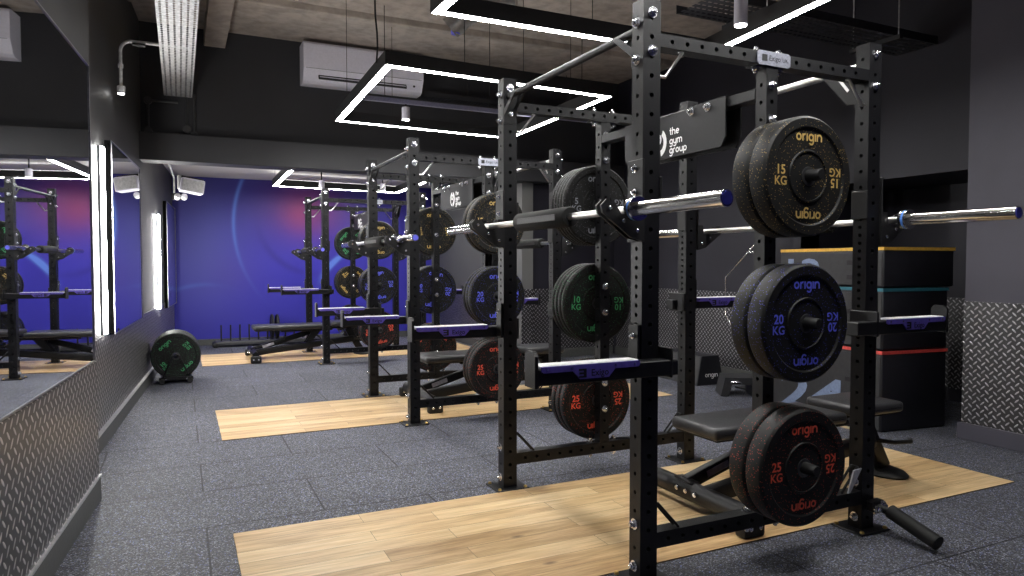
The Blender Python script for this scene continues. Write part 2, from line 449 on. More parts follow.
# wall right of the far bay, with the pier
struct('wall_far_corner', MB().box(3.60,X_R+.05,Y_B+.06,Y_B+.16,0,2.0), M['wall_dark'])
struct('trim_corner_treadplate', MB().box(3.60,X_R-.007,Y_B+.054,Y_B+.0598,.10,.80), M['treadx'])
struct('baseboard_corner', MB().box(3.60,X_R-.025,Y_B+.038,Y_B+.0598,0,.10,.003), M['skirt_dark'])
struct('wall_pier', MB().box(X_P,3.60,Y_B+.02,Y_B+.30,0,1.996), M['pier'])
struct('wall_right_far', MB().box(X_P+.02,X_P+.12,Y_B+.30,Y_W,0,Z_L), M['wall_left'])
struct('trim_far_treadplate', MB().box(X_P+.013,X_P+.0195,Y_B+.31,Y_W-.02,.10,.68), M['tread_r'])
struct('trim_pier_treadplate', MB().box(X_P-.006,3.597,Y_B+.012,Y_B+.0195,.10,.80), M['treadx'])
# downstand beams on the concrete ceiling
struct('trim_ceiling_beam', MB().box(.22,.40,-1.5,Y_B-.002,3.07,Z_C+.01,.004), M['ceil'])
struct('trim_ceiling_rib', MB().box(-.6,X_R,5.95,6.35,3.16,Z_C+.01,.01), M['ceil'])
struct('trim_ceiling_rib_front', MB().box(-.6,X_R,3.3,3.7,3.15,Z_C+.01,.01), M['ceil'])
# the dark dropped soffit along the right wall
# mirrors on the left wall (thing > glass, frame)
def mirror(name, label, near, y0, y1, z0, z1):
    a = A_N if near else A_F; f = wn if near else wl
    r = thing(name, (f(y0),y0,0), label, 'mirror', None, a)
    L = (y1-y0)/math.cos(a)
    D = 0 if near else .018
    MB().box(.001,.018+D,0,L,z0,z1).build('backing', M['mirror_back'], r)
    MB().box(.0182+D,.0202+D,.006,L-.006,z0+.006,z1-.006).build('glass', M['mirror'], r)
    e = MB(); e.box(.0185+D,.024+D,0,.006,z0,z1); e.box(.0185+D,.024+D,L-.006,L,z0,z1); e.box(.0185+D,.024+D,.006,L-.006,z1-.006,z1); e.box(.0185+D,.024+D,.006,L-.006,z0,z0+.006)
    e.build('edge_trim', M['frame_alu'], r)
    return r
mirror('wall_mirror', 'large frameless mirror on the near left wall reflecting the racks', True, .3, 3.56, .66, 1.955)
mirror('wall_mirror', 'narrow tall mirror on the left wall between two vertical light strips', False, 5.13, 6.53, .635, 1.875)
mirror('wall_mirror', 'farthest mirror on the left wall beside the blue end wall', False, 8.85, 10.02, .58, 1.80)
def wall_strip(label, y, z0, z1, w=.055):
    r = thing('wall_light', (wl(y),y,0), label, 'light', None, A_F)
    MB().box(.001,.014,-w/2-.004,w/2+.004,z0-.004,z1+.004,.002).build('channel', M['frame_alu'], r)
    MB().box(.0145,.030,-w/2,w/2,z0,z1,.004).build('diffuser', M['led_wall'], r)
wall_strip('tall vertical white light strip at the end of the near mirror', 4.92, .66, 1.80, .06)
wall_strip('vertical white light strip beyond the narrow mirror, by the end wall', 8.15, .62, 1.60, .07)

# ------------------------------------------------------------------ hanging light frames
def light_frame(label, pts, z, ztop, wires, cord=None):
    """pts: outer corners on the frame's underside, near-left, far-left, far-right, near-right"""
    r = thing('ceiling_light_frame', (0,0,0), label, 'ceiling light', 'hanging rectangular light frames')
    c = Vector((sum(p[0] for p in pts)/4, sum(p[1] for p in pts)/4, z)); r.location = c
    P = [Vector((p[0]-c.x, p[1]-c.y, 0)) for p in pts]
    def inset(d):
        out = []
        n = len(P)
        for i in range(n):
            a, b, q = P[i-1], P[i], P[(i+1) % n]
            d1 = (b-a).normalized(); d2 = (q-b).normalized()
            n1 = Vector((d1.y,-d1.x,0)); n2 = Vector((d2.y,-d2.x,0))
            s = (n1+n2).normalized(); out.append(b + s*(d/max(.3, s.dot(n1))))
        return out
    def ringbox(o, i, z0, z1):
        mb = MB(); n = 4
        vs = [(*v.xy, z0) for v in o] + [(*v.xy, z0) for v in i] + [(*v.xy, z1) for v in o] + [(*v.xy, z1) for v in i]
        fs = []
        for k in range(n):
            j = (k+1) % n
            fs += [[k,j,j+n,k+n], [k+2*n,j+2*n,j+3*n,k+3*n], [k,j,j+2*n,k+2*n], [k+n,j+n,j+3*n,k+3*n]]
        return mb.raw(vs, fs)
    ringbox(inset(-.006), inset(.050), .0, .085).build('housing', M['led_housing'], r)
    ringbox(inset(0), inset(.044), -.0012, -.0001).build('diffuser', M['led'], r)
    ringbox(inset(.006), inset(.038), .0852, .0875).build('added_uplight', M['led_added'], r)  # glowing ring added on top of the housing to light the ceiling
    for (wx, wy) in wires:
        w = MB().tube([(wx-c.x,wy-c.y,.08),(wx-c.x,wy-c.y,ztop-z)], .0022, 6); w.build('suspension_wire', M['dark'], r)
    if cord:
        MB().tube([(cord[0]-c.x+.008*math.sin(k*1.3),cord[1]-c.y,.05+(ztop-z-.05)*k/9) for k in range(10)], .006, 8).build('power_cord', M['dark'], r, 40)
    return r
light_frame('rectangular white light frame hanging above the nearest rack', [(1.15,1.40),(1.113,3.243),(2.80,3.24),(2.62,1.42)], 2.3, Z_C,
            [(1.14,3.1),(1.15,1.6),(2.0,3.21),(2.76,2.9)])
light_frame('rectangular white light frame hanging above the middle rack, in front of the air conditioner', [(1.145,4.193),(1.205,6.028),(2.90,6.157),(2.842,4.292)], 2.3, Z_C,
            [(1.19,5.5),(1.7,6.03),(1.68,4.25),(2.12,4.28),(2.85,4.9)], (1.13,4.36))
light_frame('rectangular white light frame under the low ceiling, above the farthest rack', [(1.03,7.40),(1.06,9.22),(2.72,9.38),(2.66,7.52)], 2.06, Z_L,
            [(1.05,8.1),(1.06,9.0),(2.6,9.3),(2.66,8.2)])
def spot(label, x, y, zb, zt, h=.15):
    r = thing('spotlight', (x,y,zb), label, 'spotlight', None)
    MB().lathe([(.030,0),(.034,.004),(.034,h),(.030,h+.004)], 20).build('lamp_body', M['ac_white'], r, 40)
    MB().lathe([(.029,-.003),(.029,-.0005)], 20).build('lens', M['spot_lens'], r)
    MB().tube([(.0,0,h+.005),(.0,0,zt-zb)], .008, 8).build('stem', M['dark'], r)
    return r
rl = thing('lighting_track', (1.30,5.72,2.43), 'long pale lighting track hung below the air conditioner', 'lighting track')
MB().box(0,2.4,-.018,.018,0,.036,.002).build('rail', plain('track_grey', (.20,.20,.30), .4), rl)
for x in (.25, 1.2, 2.15): MB().tube([(x,0,.037),(x,0,Z_C-2.43)], .003, 6).build('drop_rod', M['dark'], rl)
spot('small pale cylinder spotlight on the track below the air conditioner', 1.73, 5.72, 2.30, 2.429, .10)
spot('pale cylinder spotlight on the track behind the nearest rack\'s rear post', 2.70, 5.72, 2.30, 2.429, .10)
spot('large cylinder spotlight hanging beside the light frame above the nearest rack', 2.585, 2.735, 2.30, Z_C-.001, .135)
spot('pale cylinder spotlight under the low ceiling above the farthest rack', 1.53, 8.5, 1.985, Z_L-.001, .09)
spot('pale cylinder spotlight on the low ceiling, right end of the farthest light frame', 2.27, 8.5, 1.985, Z_L-.001, .09)

# ------------------------------------------------------------------ services on the ceiling and bulkhead
def cable_tray(label, p0, p1, w, mat, name='cable_tray'):
    """perforated tray seen from below; p0 -> p1 its centre line"""
    a, b = Vector(p0), Vector(p1); d = b-a; L = d.length
    r = thing(name, p0, label, 'cable tray'); r.rotation_euler = (0,0,math.atan2(-d.x, d.y))
    mb = MB(); pitch = .042; nx = 6; cw = w/nx
    n = int(L/pitch)
    for i in range(n):
        y0 = i*pitch; y1 = y0+pitch
        mb.raw([(-w/2,y0+pitch*.68,0),(w/2,y0+pitch*.68,0),(w/2,y1,0),(-w/2,y1,0)], [[0,1,2,3]])
        for k in range(nx):
            x = -w/2+k*cw; off = 0
            mb.raw([(x,y0,0),(x+cw*.40,y0,0),(x+cw*.40,y0+pitch*.68,0),(x,y0+pitch*.68,0)], [[0,1,2,3]])
            mb.raw([(x+cw*.74,y0,0),(x+cw,y0,0),(x+cw,y0+pitch*.68,0),(x+cw*.74,y0+pitch*.68,0)], [[0,1,2,3]])
    o = mb.build('perforated_base', mat, r)
    so = o.modifiers.new('t', 'SOLIDIFY'); so.thickness = .0015
    for s in (-1, 1):
        MB().box(min(s*w/2, s*(w/2+.002)), max(s*w/2, s*(w/2+.002)), 0, n*pitch, -.001, .05).build('side_flange', mat, r)
    return r
t1 = cable_tray('bright perforated metal cable tray running along the ceiling at left', (.006,1.0,2.585), (.002,6.97,2.575), .225, M['galv'])
for y in (1.0, 3.5, 5.6):
    for s in (-1, 1): MB().tube([(s*.10,y,.052),(s*.10,y,Z_C-2.59)], .004, 6).build('hanger_rod', M['galv'], t1)
    if y != 5.6: continue
t2 = cable_tray('dark perforated cable tray on the right, above the pillar', (2.7,3.24,2.585), (4.70,3.24,2.585), .30, M['tray_dark'])
for y in (.4, 1.55):
    for s in (-1, 1): MB().tube([(s*.17,y,-.03),(s*.17,y,Z_C-2.585)], .004, 6).build('hanger_rod', M['galv'], t2)
    MB().box(-.19,.19,y-.015,y+.015,-.032,-.004,.002).build('support_bar', M['tray_dark'], t2)
t3 = cable_tray('dark cable tray along the bulkhead right of the air conditioner', (2.28,6.937,2.80), (4.6,6.937,2.80), .12, M['tray_dark'])
for y in (.5,1.7): MB().tube([(0,y,.002),(0,y,Z_C-2.80)], .004, 6).build('hanger_rod', M['tray_dark'], t3)
# conduit with drop lamp from the tray to the left wall
cl = thing('drop_lamp', (0,0,0), 'small lit lamp on a bent metal conduit from the cable tray to the wall', 'lamp')
cl.location = (wl(5.42)+.012,5.42,2.27)
bx = .005-cl.location.x
pth = [(bx+.08,0,.325),(.12,0,.325)] + [(.12-.07*math.sin(R(a)),0,.255+.07*math.cos(R(a))) for a in (15,35,55,75,90)] + [(.05,0,.02)]
MB().tube(pth, .011, 10).build('conduit', M['galv'], cl, 40)
MB().tube([(.05,0,.14),(.05,0,.165)], .017, 12).build('coupling', M['galv'], cl, 40)
MB().lathe([(.022,-.03),(.026,-.02),(.026,.015),(.014,.022)], 16, T(.05,0,0)).build('lamp_housing', M['galv'], cl, 40)
MB().lathe([(.020,-.036),(.020,-.031)], 16, T(.05,0,0)).build('lens', M['pilot'], cl)
MB().box(.12,.20,-.02,.02,.30,.3135,.002).build('clamp', M['dark'], cl)
# conduit loops with round boxes on the bulkhead
cd = thing('conduit_run', (0,Y_B-.02,0), 'dark painted conduit loop with round junction boxes on the bulkhead', 'conduit')
zz = lambda v: 1.093 + (263-v)/696*6.2
pts = {'a': (-.24,2.54), 'b': (-.24,2.235), 'c': (.07,2.30), 'd': (.125,2.245)}
g = MB()
g.tube([(-.24,0,2.53),(-.05,0,2.53),(.0,0,2.53)], .011, 8); g.tube([(-.24,0,2.53),(-.24,0,2.25)], .011, 8)
g.tube([(-.24,0,2.245),(.125,0,2.245)], .011, 8); g.tube([(.07,0,2.30),(.07,0,2.62)], .011, 8); g.tube([(.135,0,2.245),(.135,0,2.62)], .011, 8)
g.build('conduit', M['conduit_dark'], cd, 40)
for x, z in ((-.24,2.53),(-.24,2.265),(.07,2.30),(.13,2.25)):
    MB().lathe([(.030,-.02),(.034,-.016),(.034,.019)], 16, T(x,0,z) @ RX(PI/2) @ T(0,0,0)).build('junction_box', M['conduit_dark'], cd, 40)
# round duct elbow under the concrete ceiling
du = thing('air_duct', (1.96,5.15,Z_C), 'foil air duct elbow with a round outlet under the concrete ceiling', 'air duct')
el = [(.40,-.26,-.12),(.22,-.14,-.14),(.13,-.08,-.16),(.06,-.03,-.20),(.01,.01,-.25),(-.03,.04,-.29)]
MB().tube(el, [.09,.09,.094,.09,.094,.09], 20).build('elbow', M['duct'], du, 50)
for k in (2,3,4): MB().tube([Vector(el[k]), Vector(el[k])+(Vector(el[k+1])-Vector(el[k])).normalized()*.012], .099, 20).build('ring', M['duct'], du, 50)
MB().tube([(.0,.0,-.29),(.0,.0,-.345)], .035, 14).build('outlet', M['blue_cap'], du, 50)
# wall-hung split unit on the bulkhead
ac = thing('air_conditioner', (1.065,Y_B,2.80), 'white split air conditioner high on the dark bulkhead', 'air conditioner')
prof = [(0,0),(-.12,0),(-.165,.02),(-.222,.125),(-.225,.135),(-.225,.35),(-.205,.375),(0,.375)]
a_ = MB()
a_.prism([(y,z) for y,z in prof], 0, 1.17, 'x'); a_.build('casing', M['ac_white'], ac)
SL = T(0,-.1935,.0725) @ RX(-math.atan2(.057,.105))
MB().box(.14,1.0,-.004,.010,-.042,.034,.003,SL).build('air_slot', M['ac_dark'], ac)
for k in range(2): MB().box(.15,.99,-.009,-.003,-.024+k*.032,-.017+k*.032,0,SL).build('louver', M['ac_white'], ac)
MB().box(.02,1.15,-.2275,-.2255,.125,.128).build('seam', M['ac_dark'], ac)
MB().box(.62,.74,-.2272,-.2255,.175,.183).build('badge', M['ac_dark'], ac)
MB().box(1.07,1.09,-.004,.010,-.01,.006,0,SL).build('indicator', M['ac_dark'], ac)
# loudspeaker and twin emergency lamp at the far left corner
sp = thing('wall_speaker', (-.02,8.2,1.93), 'white wall speaker tilted in the far left corner under the low ceiling', 'speaker', None, R(8))
MB().box(.02,.255,-.10,.06,-.075,.075,.018,RY(R(8)),2).build('cabinet', M['ac_white'], sp, 40)
MB().box(.035,.24,-.106,-.1005,-.06,.06,.004,RY(R(8))).build('grille', M['uhmw'], sp)
MB().box(.0,.03,-.05,.02,-.05,.09,.006).build('bracket', M['uhmw'], sp); MB().box(.03,.25,.0,.05,.075,.10,.004,RY(R(8))).build('mount_bar', M['dark'], sp)
tl = thing('twin_spot_lamp', (-.05,8.25,1.80), 'white twin-headed emergency lamp under the wall speaker', 'lamp')
for x in (.0, .065):
    MB().lathe([(.026,-.03),(.032,-.02),(.032,.02),(.02,.034)], 16, T(x+.03,-.02,0) @ RX(R(75))).build('lamp_head', M['uhmw'], tl, 40)
MB().tube([(.0,0,.04),(.0,.0,.20),(-.04,-.25,.30),(-.10,-.9,.38)], .009, 8).build('conduit', M['galv'], tl, 40)
MB().box(-.03,.09,.015,.05,-.03,.04,.004).build('housing', M['dark'], tl)

# ------------------------------------------------------------------ platforms
def platform(label, x0, x1, y0, y1):
    o = MB().box(x0-x0,x1-x0,0,y1-y0,.0005,.005,.001).build('lifting_platform', M['wood'])
    o.location = (x0,y0,0); tag(o, label, 'lifting platform', 'oak lifting platforms')
platform('oak plank lifting platform under the nearest rack', .174, 3.739, 2.028, 2.983)
platform('oak plank lifting platform under the middle rack', .214, 3.66, 4.60, 5.563)
platform('oak plank lifting platform under the farthest rack', .19, 3.40, 8.02, 9.02)

# ------------------------------------------------------------------ power rack (local: x to the right, y away, origin at its near-left post)
RW, RD, RH = 1.163, 1.168, 1.97
PW, PD = .070, .063
def hole_face(mb, w, h0, h1, holes, rad, mapf, depth=.028):
    """a strip of width w from h0 to h1 with round holes; mapf(s, t, d) -> 3D, d = depth inward"""
    cuts = [h0] + [(a+b)/2 for a, b in zip(holes, holes[1:])] + [h1]
    n = 16
    for c, lo, hi in zip(holes, cuts, cuts[1:]):
        outer = []
        for k in range(4): outer.append((-w/2 + w*k/4, lo))
        for k in range(4): outer.append((w/2, lo+(hi-lo)*k/4))
        for k in range(4): outer.append((w/2 - w*k/4, hi))
        for k in range(4): outer.append((-w/2, hi-(hi-lo)*k/4))
        vs = [mapf(s, t, 0) for s, t in outer]; inn = []
        for s, t in outer:
            L = math.hypot(s, t-c); inn.append((s/L*rad, c+(t-c)/L*rad))
        vs += [mapf(s, t, 0) for s, t in inn] + [mapf(s, t, depth) for s, t in inn]
        fs = [[k,(k+1)%n,(k+1)%n+n,k+n] for k in range(n)] + [[k+n,(k+1)%n+n,(k+1)%n+2*n,k+2*n] for k in range(n)] + [[k+2*n for k in range(n)]]
        mb.raw(vs, fs)
def post_mesh(w, d, z0, z1, pitch=.064, dense=None, rad=.0085):
    mb = MB()
    hs = []; z = z0+.045
    while z < z1-.03: hs.append(z); z += pitch
    hd = []
    for a in hs:
        hd.append(a)
        if dense and dense[0] < a < dense[1]: hd.append(a+pitch/2)
    hole_face(mb, w, z0, z1, hs, rad, lambda s,t,q: (s, -d/2+q, t))
    hole_face(mb, w, z0, z1, hs, rad, lambda s,t,q: (-s, d/2-q, t))
    hole_face(mb, d, z0, z1, hd, rad*.9, lambda s,t,q: (-w/2+q, -s, t))
    hole_face(mb, d, z0, z1, hd, rad*.9, lambda s,t,q: (w/2-q, s, t))
    for z in (z0, z1): mb.raw([(-w/2,-d/2,z),(w/2,-d/2,z),(w/2,d/2,z),(-w/2,d/2,z)], [[0,1,2,3]])
    return mb
def beam_mesh(x0, x1, yc, d, z0, z1, pitch=.064):
    mb = MB(); zc = (z0+z1)/2; h = z1-z0
    n = int((x1-x0-.06)/pitch); xs = [x0+.05+pitch*k for k in range(n)]
    hole_face(mb, h, x0, x1, xs, .0085, lambda s,t,q: (t, yc-d/2+q, zc+s))
    hole_face(mb, h, x0, x1, xs, .0085, lambda s,t,q: (t, yc+d/2-q, zc-s))
    mb.raw([(x0,yc-d/2,z1),(x1,yc-d/2,z1),(x1,yc+d/2,z1),(x0,yc+d/2,z1)], [[0,1,2,3]])
    mb.raw([(x0,yc-d/2,z0),(x1,yc-d/2,z0),(x1,yc+d/2,z0),(x0,yc+d/2,z0)], [[0,1,2,3]])
    for x in (x0, x1): mb.raw([(x,yc-d/2,z0),(x,yc+d/2,z0),(x,yc+d/2,z1),(x,yc-d/2,z1)], [[0,1,2,3]])
    return mb
BOLT = None
def bolt(parent, x, y, z, axis):
    """zinc hex bolt with washer; axis is the direction it sticks out"""
    global BOLT
    if BOLT is None:
        mb = MB(); mb.lathe([(.019,0),(.019,.004)], 16); mb.lathe([(.0135,.004),(.0135,.013),(.011,.0145)], 6); mb.lathe([(.008,.0145),(.008,.021),(.006,.0225)], 10)
        BOLT = mb.build('bolt', M['zinc'], parent, 30)
        o = BOLT
    else:
        o = BOLT.copy(); COL.objects.link(o); o.parent = parent
    o.location = (x,y,z)
    o.rotation_euler = {'-y': (PI/2,0,0), '+y': (-PI/2,0,0), '-x': (0,-PI/2,0), '+x': (0,PI/2,0), '+z': (0,0,0), '-z': (PI,0,0)}[axis]
    return o
UP = {}
def make_rack():
    r = thing('power_rack', (0,0,0), '', 'power rack', 'black power racks')
    pm = post_mesh(PW, PD, .009, RH, .064, (.72,1.25))
    first = None; zinc = 0
    for ix, x in enumerate((PW/2, RW-PW/2)):
        for iy, y in enumerate((PD/2, RD-PD/2)):
            if first is None: first = pm.build('upright', M['black'], r); u = first
            else: u = first.copy(); COL.objects.link(u); u.parent = r
            u.location = (x,y,0); UP[(ix,iy)] = u
            ft = MB().box(x-.085,x+.085,y-.075,y+.075,.0004,.0086,.003).build('foot_plate', M['black'], r)
            for sx in (-1,1):
                for sy in (-1,1):
                    MB().lathe([(.009,0),(.009,.005),(.006,.009)], 6, T(x+sx*.068,y+sy*.06,.0087)).build('floor_bolt', M['brass'], ft)
            sx = -1 if ix == 0 else 1
            for z in (1.925,1.80): bolt(u, 0,-PD/2,z,'-y')
            for z in (1.895,1.772): bolt(u, sx*PW/2,0,z,'-x' if sx < 0 else '+x')
            for z in (.20,.055): bolt(u, -PW/2,0,z,'-x')
    for iy, yc in ((0,.030),(1,RD-.030)):
        b = beam_mesh(PW, RW-PW, yc, .055, .112, .168).build('base_beam', M['black'], r)
        tb = beam_mesh(PW, RW-PW, yc, .058, 1.818, 1.862).build('top_beam', M['black'], r)
        # storage post in the middle of the side, standing on the base beam
        sp_ = post_mesh(.055, .052, .1685, 1.8175, .064).build('storage_upright', M['black'], r); sp_.location = (.578,yc,0)
        sgn = -1 if iy == 0 else 1
        for z in (1.745,1.62,1.36): bolt(sp_, 0,-.026,z,'-y')
        for z in (.975,.84,.475,.34): bolt(sp_, 0,-.026 if iy else .026,z,'-y' if iy else '+y')
        for dx in (-.055,.055):
            bolt(tb, .578+dx,yc,1.862,'+z'); bolt(tb, .578+dx,yc,1.8115,'-z'); 
            bolt(b, .578+dx*1.3,yc,.168,'+z'); bolt(b, .578+dx*1.3,yc,.112,'-z')
        MB().box(.50,.656,yc-.03,yc+.03,1.8115,1.8173).build('joint_plate', M['black'], r)
        for z in (1.396,.885,.375):
            pg = MB(); pg.lathe([(.0215,0),(.0215,.170),(.019,.222),(.017,.225)], 20); 
            o = pg.build('storage_peg', M['dark'], r, 40); o.location = (.578, yc+sgn*.027, z); o.rotation_euler = (PI/2 if sgn < 0 else -PI/2,0,0)
        # band pegs on the base beam beside the posts
        for x0, x1 in ((.078,.17),(RW-.078,RW-.17)):
            MB().tube([(x0,yc-.010,1.725),(x0+(.02 if x0 < .5 else -.02),yc-.018,1.722),(x1,yc-.018,1.812),(x1,yc-.005,1.8175)], .0065, 8).build('band_peg', M['shaft'], r, 40)
            pg = MB()
            for dy in (-.016,.012): pg.tube([(x0,yc+dy,.262),(x0+(.006 if x0 < .5 else -.006),yc+dy,.264),(x1,yc+dy,.172),(x1,yc+dy,.168)], .0055, 8)
            pg.tube([(x0,yc-.018,.263),(x0,yc+.014,.263)], .0055, 8); pg.build('band_peg', M['dark'], r, 40)
    # silver name plates on the top beams
    for e in (0,1):
        ff = (lambda y: y) if e == 0 else (lambda y: RD-y)
        y0, y1 = sorted((ff(-.0035), ff(.0005)))
        pl = MB().prism([(.498,1.821),(.508,1.813),(.650,1.813),(.660,1.821),(.660,1.856),(.650,1.864),(.508,1.864),(.498,1.856)], y0, y1, 'y').build('name_plate', M['label_silver'], r)
        lt = MB(); W = T(0,0,0) if e == 0 else T(1.158,RD,0) @ RZ(PI)
        lt.box(.520,.545,-.0043,-.0036,1.827,1.851,0,W)
        font_text(lt, 'Exigo', .026, W @ face_neg_y(.582,-.0040,1.831), .015); font_text(lt, 'UK', .02, W @ face_neg_y(.633,-.0040,1.831), .015)
        lt.build('lettering', M['dark'], pl)
    # cross member with sign plates
    MB().box(.550,.606,.058,RD-.058,1.703,1.744,.002).build('cross_member', M['black'], r)
    for sx, xx in ((-1,.540),(1,.616)):
        poly = [(.20,1.590),(.225,1.552),(.855,1.552),(.88,1.590),(.88,1.745),(.74,1.745),(.70,1.715),(.46,1.715),(.42,1.745),(.20,1.745)]
        s_ = MB().prism(poly, xx-.004, xx+.004, 'x').build('sign_plate', plain('sign_steel', (.008,.008,.0095), .5, 0, .35), r)
        for y in (.30,.40,.68,.78): bolt(s_, xx+sx*.004, y, 1.722, '-x' if sx < 0 else '+x')
        lt = MB()
        if sx < 0:
            F = lambda y, z: face_neg_x(xx-.0052, y, z)
            for k, w_ in enumerate(('the','gym','group')): stroke_text(lt, w_, .0225, F(.542, 1.648-.040*k), .25, 'l')
            # round emblem left of the words
            def rng(rad, w_, a0, a1, cy, cz):
                A = arc(0,0,rad,a0,a1,28)
                for (a,b),(c_,d_) in zip(A, A[1:]):
                    k0 = (rad-w_/2)/rad; k1 = (rad+w_/2)/rad
                    lt.raw([(a*k0*.82,b*k0,0),(c_*k0*.82,d_*k0,0),(c_*k1*.82,d_*k1,0),(a*k1*.82,b*k1,0)], [[0,1,2,3]], F(cy,cz))
            words = lt.build('lettering', M['white_paint'], s_); lt = MB()
            rng(.047,.026,-78,62,.612,1.624); rng(.050,.012,95,262,.612,1.624); rng(.018,.012,0,360,.618,1.640)
        else:
            F = lambda y, z: T(xx+.0052,y,z) @ RZ(PI/2) @ RX(PI/2)
            for k, w_ in enumerate(('the','gym','group')): stroke_text(lt, w_, .0225, F(.530, 1.655-.040*k), .24, 'l')
        lt.build('emblem' if sx < 0 else 'lettering', M['white_paint'], s_)
    # pull-up bars joining the front and rear frames, carried on folded brackets
    for x, z in ((PW/2-.008,1.885),(RW-PW/2,1.893)):
        pb = MB().tube([(x,.065,z),(x,RD-.065,z)], .015, 14).build('pull_up_bar', M['shaft' if x > .5 else 'black'], r, 40)
        for e in (0,1):
            f = (lambda y: y) if e == 0 else (lambda y: RD-y)
            k = MB()
            for dx in (-.026,.022):
                q = [(f(.0645),1.742),(f(.0645),1.780),(f(.117),1.872),(f(.150),1.905),(f(.236),1.905),(f(.228),1.878),(f(.112),1.745)] if x > .5 else [(f(.0645),1.790),(f(.0645),1.822),(f(.15),1.878),(f(.185),1.878)]
                k.prism(q, x+dx, x+dx+.005, 'x')
            k.box(x-.026,x+.027,min(f(.0635),f(.069)),max(f(.0635),f(.069)),1.755,1.85)
            k.build('bracket', M['black'], pb)
            if x > .5: MB().box(x-.0275,x-.0262,-.006,.006,-.035,.035,.0,T(0,f(.125),1.828) @ RX(R(-38 if e == 0 else 38))).build('slot_highlight', M['shaft'], pb)  # bright steel strip stands in for a highlight on the black bracket
    # bar holders and spotter arms, on the left (-x) and right (+x) posts
    cup = [(0,1.30),(-.035,1.30),(-.042,1.254),(-.092,1.254),(-.118,1.292),(-.150,1.300),(-.170,1.280),(-.164,1.256),(-.055,1.178),(0,1.165)]
    for sx in (-1,1):
        X = 0 if sx < 0 else RW
        mx = (lambda q: q) if sx < 0 else (lambda q: RW-q)
        for yb in (0, RD-PD):
            mb = MB()
            for y in (yb-.013, yb+.016): mb.prism([(mx(a),b) for a,b in cup], y, y+.008, 'y')
            xs = sorted((mx(-.0005), mx(-.008))); mb.box(xs[0],xs[1],yb-.013,yb+PD+.013,1.165,1.44,.002)
            xs = sorted((mx(PW+.0005), mx(PW+.008))); mb.box(xs[0],xs[1],yb-.006,yb+PD+.006,1.27,1.385,.003)
            jc = mb.build('bar_holder', M['dark'], r)
            xs = sorted((mx(-.04), mx(-.094))); MB().box(xs[0],xs[1],yb-.0045,yb+.0155,1.225,1.2535).build('plastic_liner', M['rubber'], jc)
            for a, z in ((-.138,1.272),(-.085,1.232),(-.03,1.20)):
                q = MB().lathe([(.007,0),(.007,.004),(.004,.006)], 8, T(mx(a),yb-.0135,z) @ RX(PI/2)); q.build('screw', M['zinc'], jc, 30)
            for z in (1.33,1.41): bolt(jc, mx(-.008), yb+PD/2, z, '-x' if sx < 0 else '+x').scale = (.7,.7,.7)
    return r
def add_arm(r, sx, ylo, z, sh=0.0):
    """spotter arm: box tube beside a post at y in ylo..ylo+.062, reaching out from the rack; z = its top"""
    m0 = (lambda q: q) if sx < 0 else (lambda q: RW-q)
    mx = lambda q: m0(q+sh)            # the tube slid inward by sh
    lo, hi = sorted((mx(-.425), mx(.105)))
    a = MB().box(lo,hi,ylo,ylo+.060,z-.062,z-.010,.003).build('spotter_arm', M['black'], r)
    xs = sorted((mx(-.055-sh*.5), mx(-.418))); MB().box(xs[0],xs[1],ylo+.002,ylo+.058,z-.0098,z,.002).build('wear_strip', M['uhmw'], a)
    tp = [(-.415,z-.003),(-.055,z-.003),(-.055,z-.016),(-.062,z-.022),(-.150,z-.022),(-.175,z-.048),(-.280,z-.048),(-.305,z-.022),(-.405,z-.022),(-.415,z-.016)]
    pn = MB().prism([(mx(p),q) for p,q in tp], ylo-.0055, ylo-.0005, 'y').build('printed_panel', M['violet'], a)
    lt = MB(); cx = mx(-.228)
    font_text(lt, 'Exigo', .030, face_neg_y(cx+.020,ylo-.0062,z-.040), .012)
    lx = cx-.043
    lt.box(lx-.014,lx+.014,ylo-.0062,ylo-.0056,z-.044,z-.038); lt.box(lx-.014,lx+.014,ylo-.0062,ylo-.0056,z-.022,z-.016); lt.box(lx+.004,lx+.014,ylo-.0062,ylo-.0056,z-.044,z-.016); lt.box(lx-.012,lx+.004,ylo-.0062,ylo-.0056,z-.033,z-.027)
    lt.build('lettering', M['dark'], pn)
    for p in (-.395,-.31,-.15,-.075): MB().lathe([(.004,0),(.004,.0015)], 8, T(mx(p),ylo-.0056,z-.012) @ RX(PI/2)).build('screw', M['zinc'], pn)
    st = sorted((mx(-.4255), mx(-.437)))
    poly = [(ylo-.004,z-.068),(ylo+.064,z-.068),(ylo+.064,z+.030),(ylo+.050,z+.044),(ylo+.010,z+.044),(ylo-.004,z+.030)]
    MB().prism(poly, st[0], st[1], 'x').build('end_stop', M['black'], a)
    # collar round the post
    yp = 0 if ylo < .5 else RD-PD
    k = MB(); xs = sorted((m0(-.012), m0(-.002)))
    y0, y1 = min(ylo, yp)-.002, max(ylo+.062, yp+PD)+.002
    k.box(xs[0],xs[1],yp+.003,yp+PD-.003,z-.06,z+.105,.003)
    xs = sorted((m0(PW+.002), m0(PW+.012))); k.box(xs[0],xs[1],y0,y1,z-.07,z+.03,.003)
    k.build('post_collar', M['black'], a)
    bolt(a, m0(-.012), yp+PD/2, z+.065, '-x' if sx < 0 else '+x').scale = (.6,.6,.6)
    return a

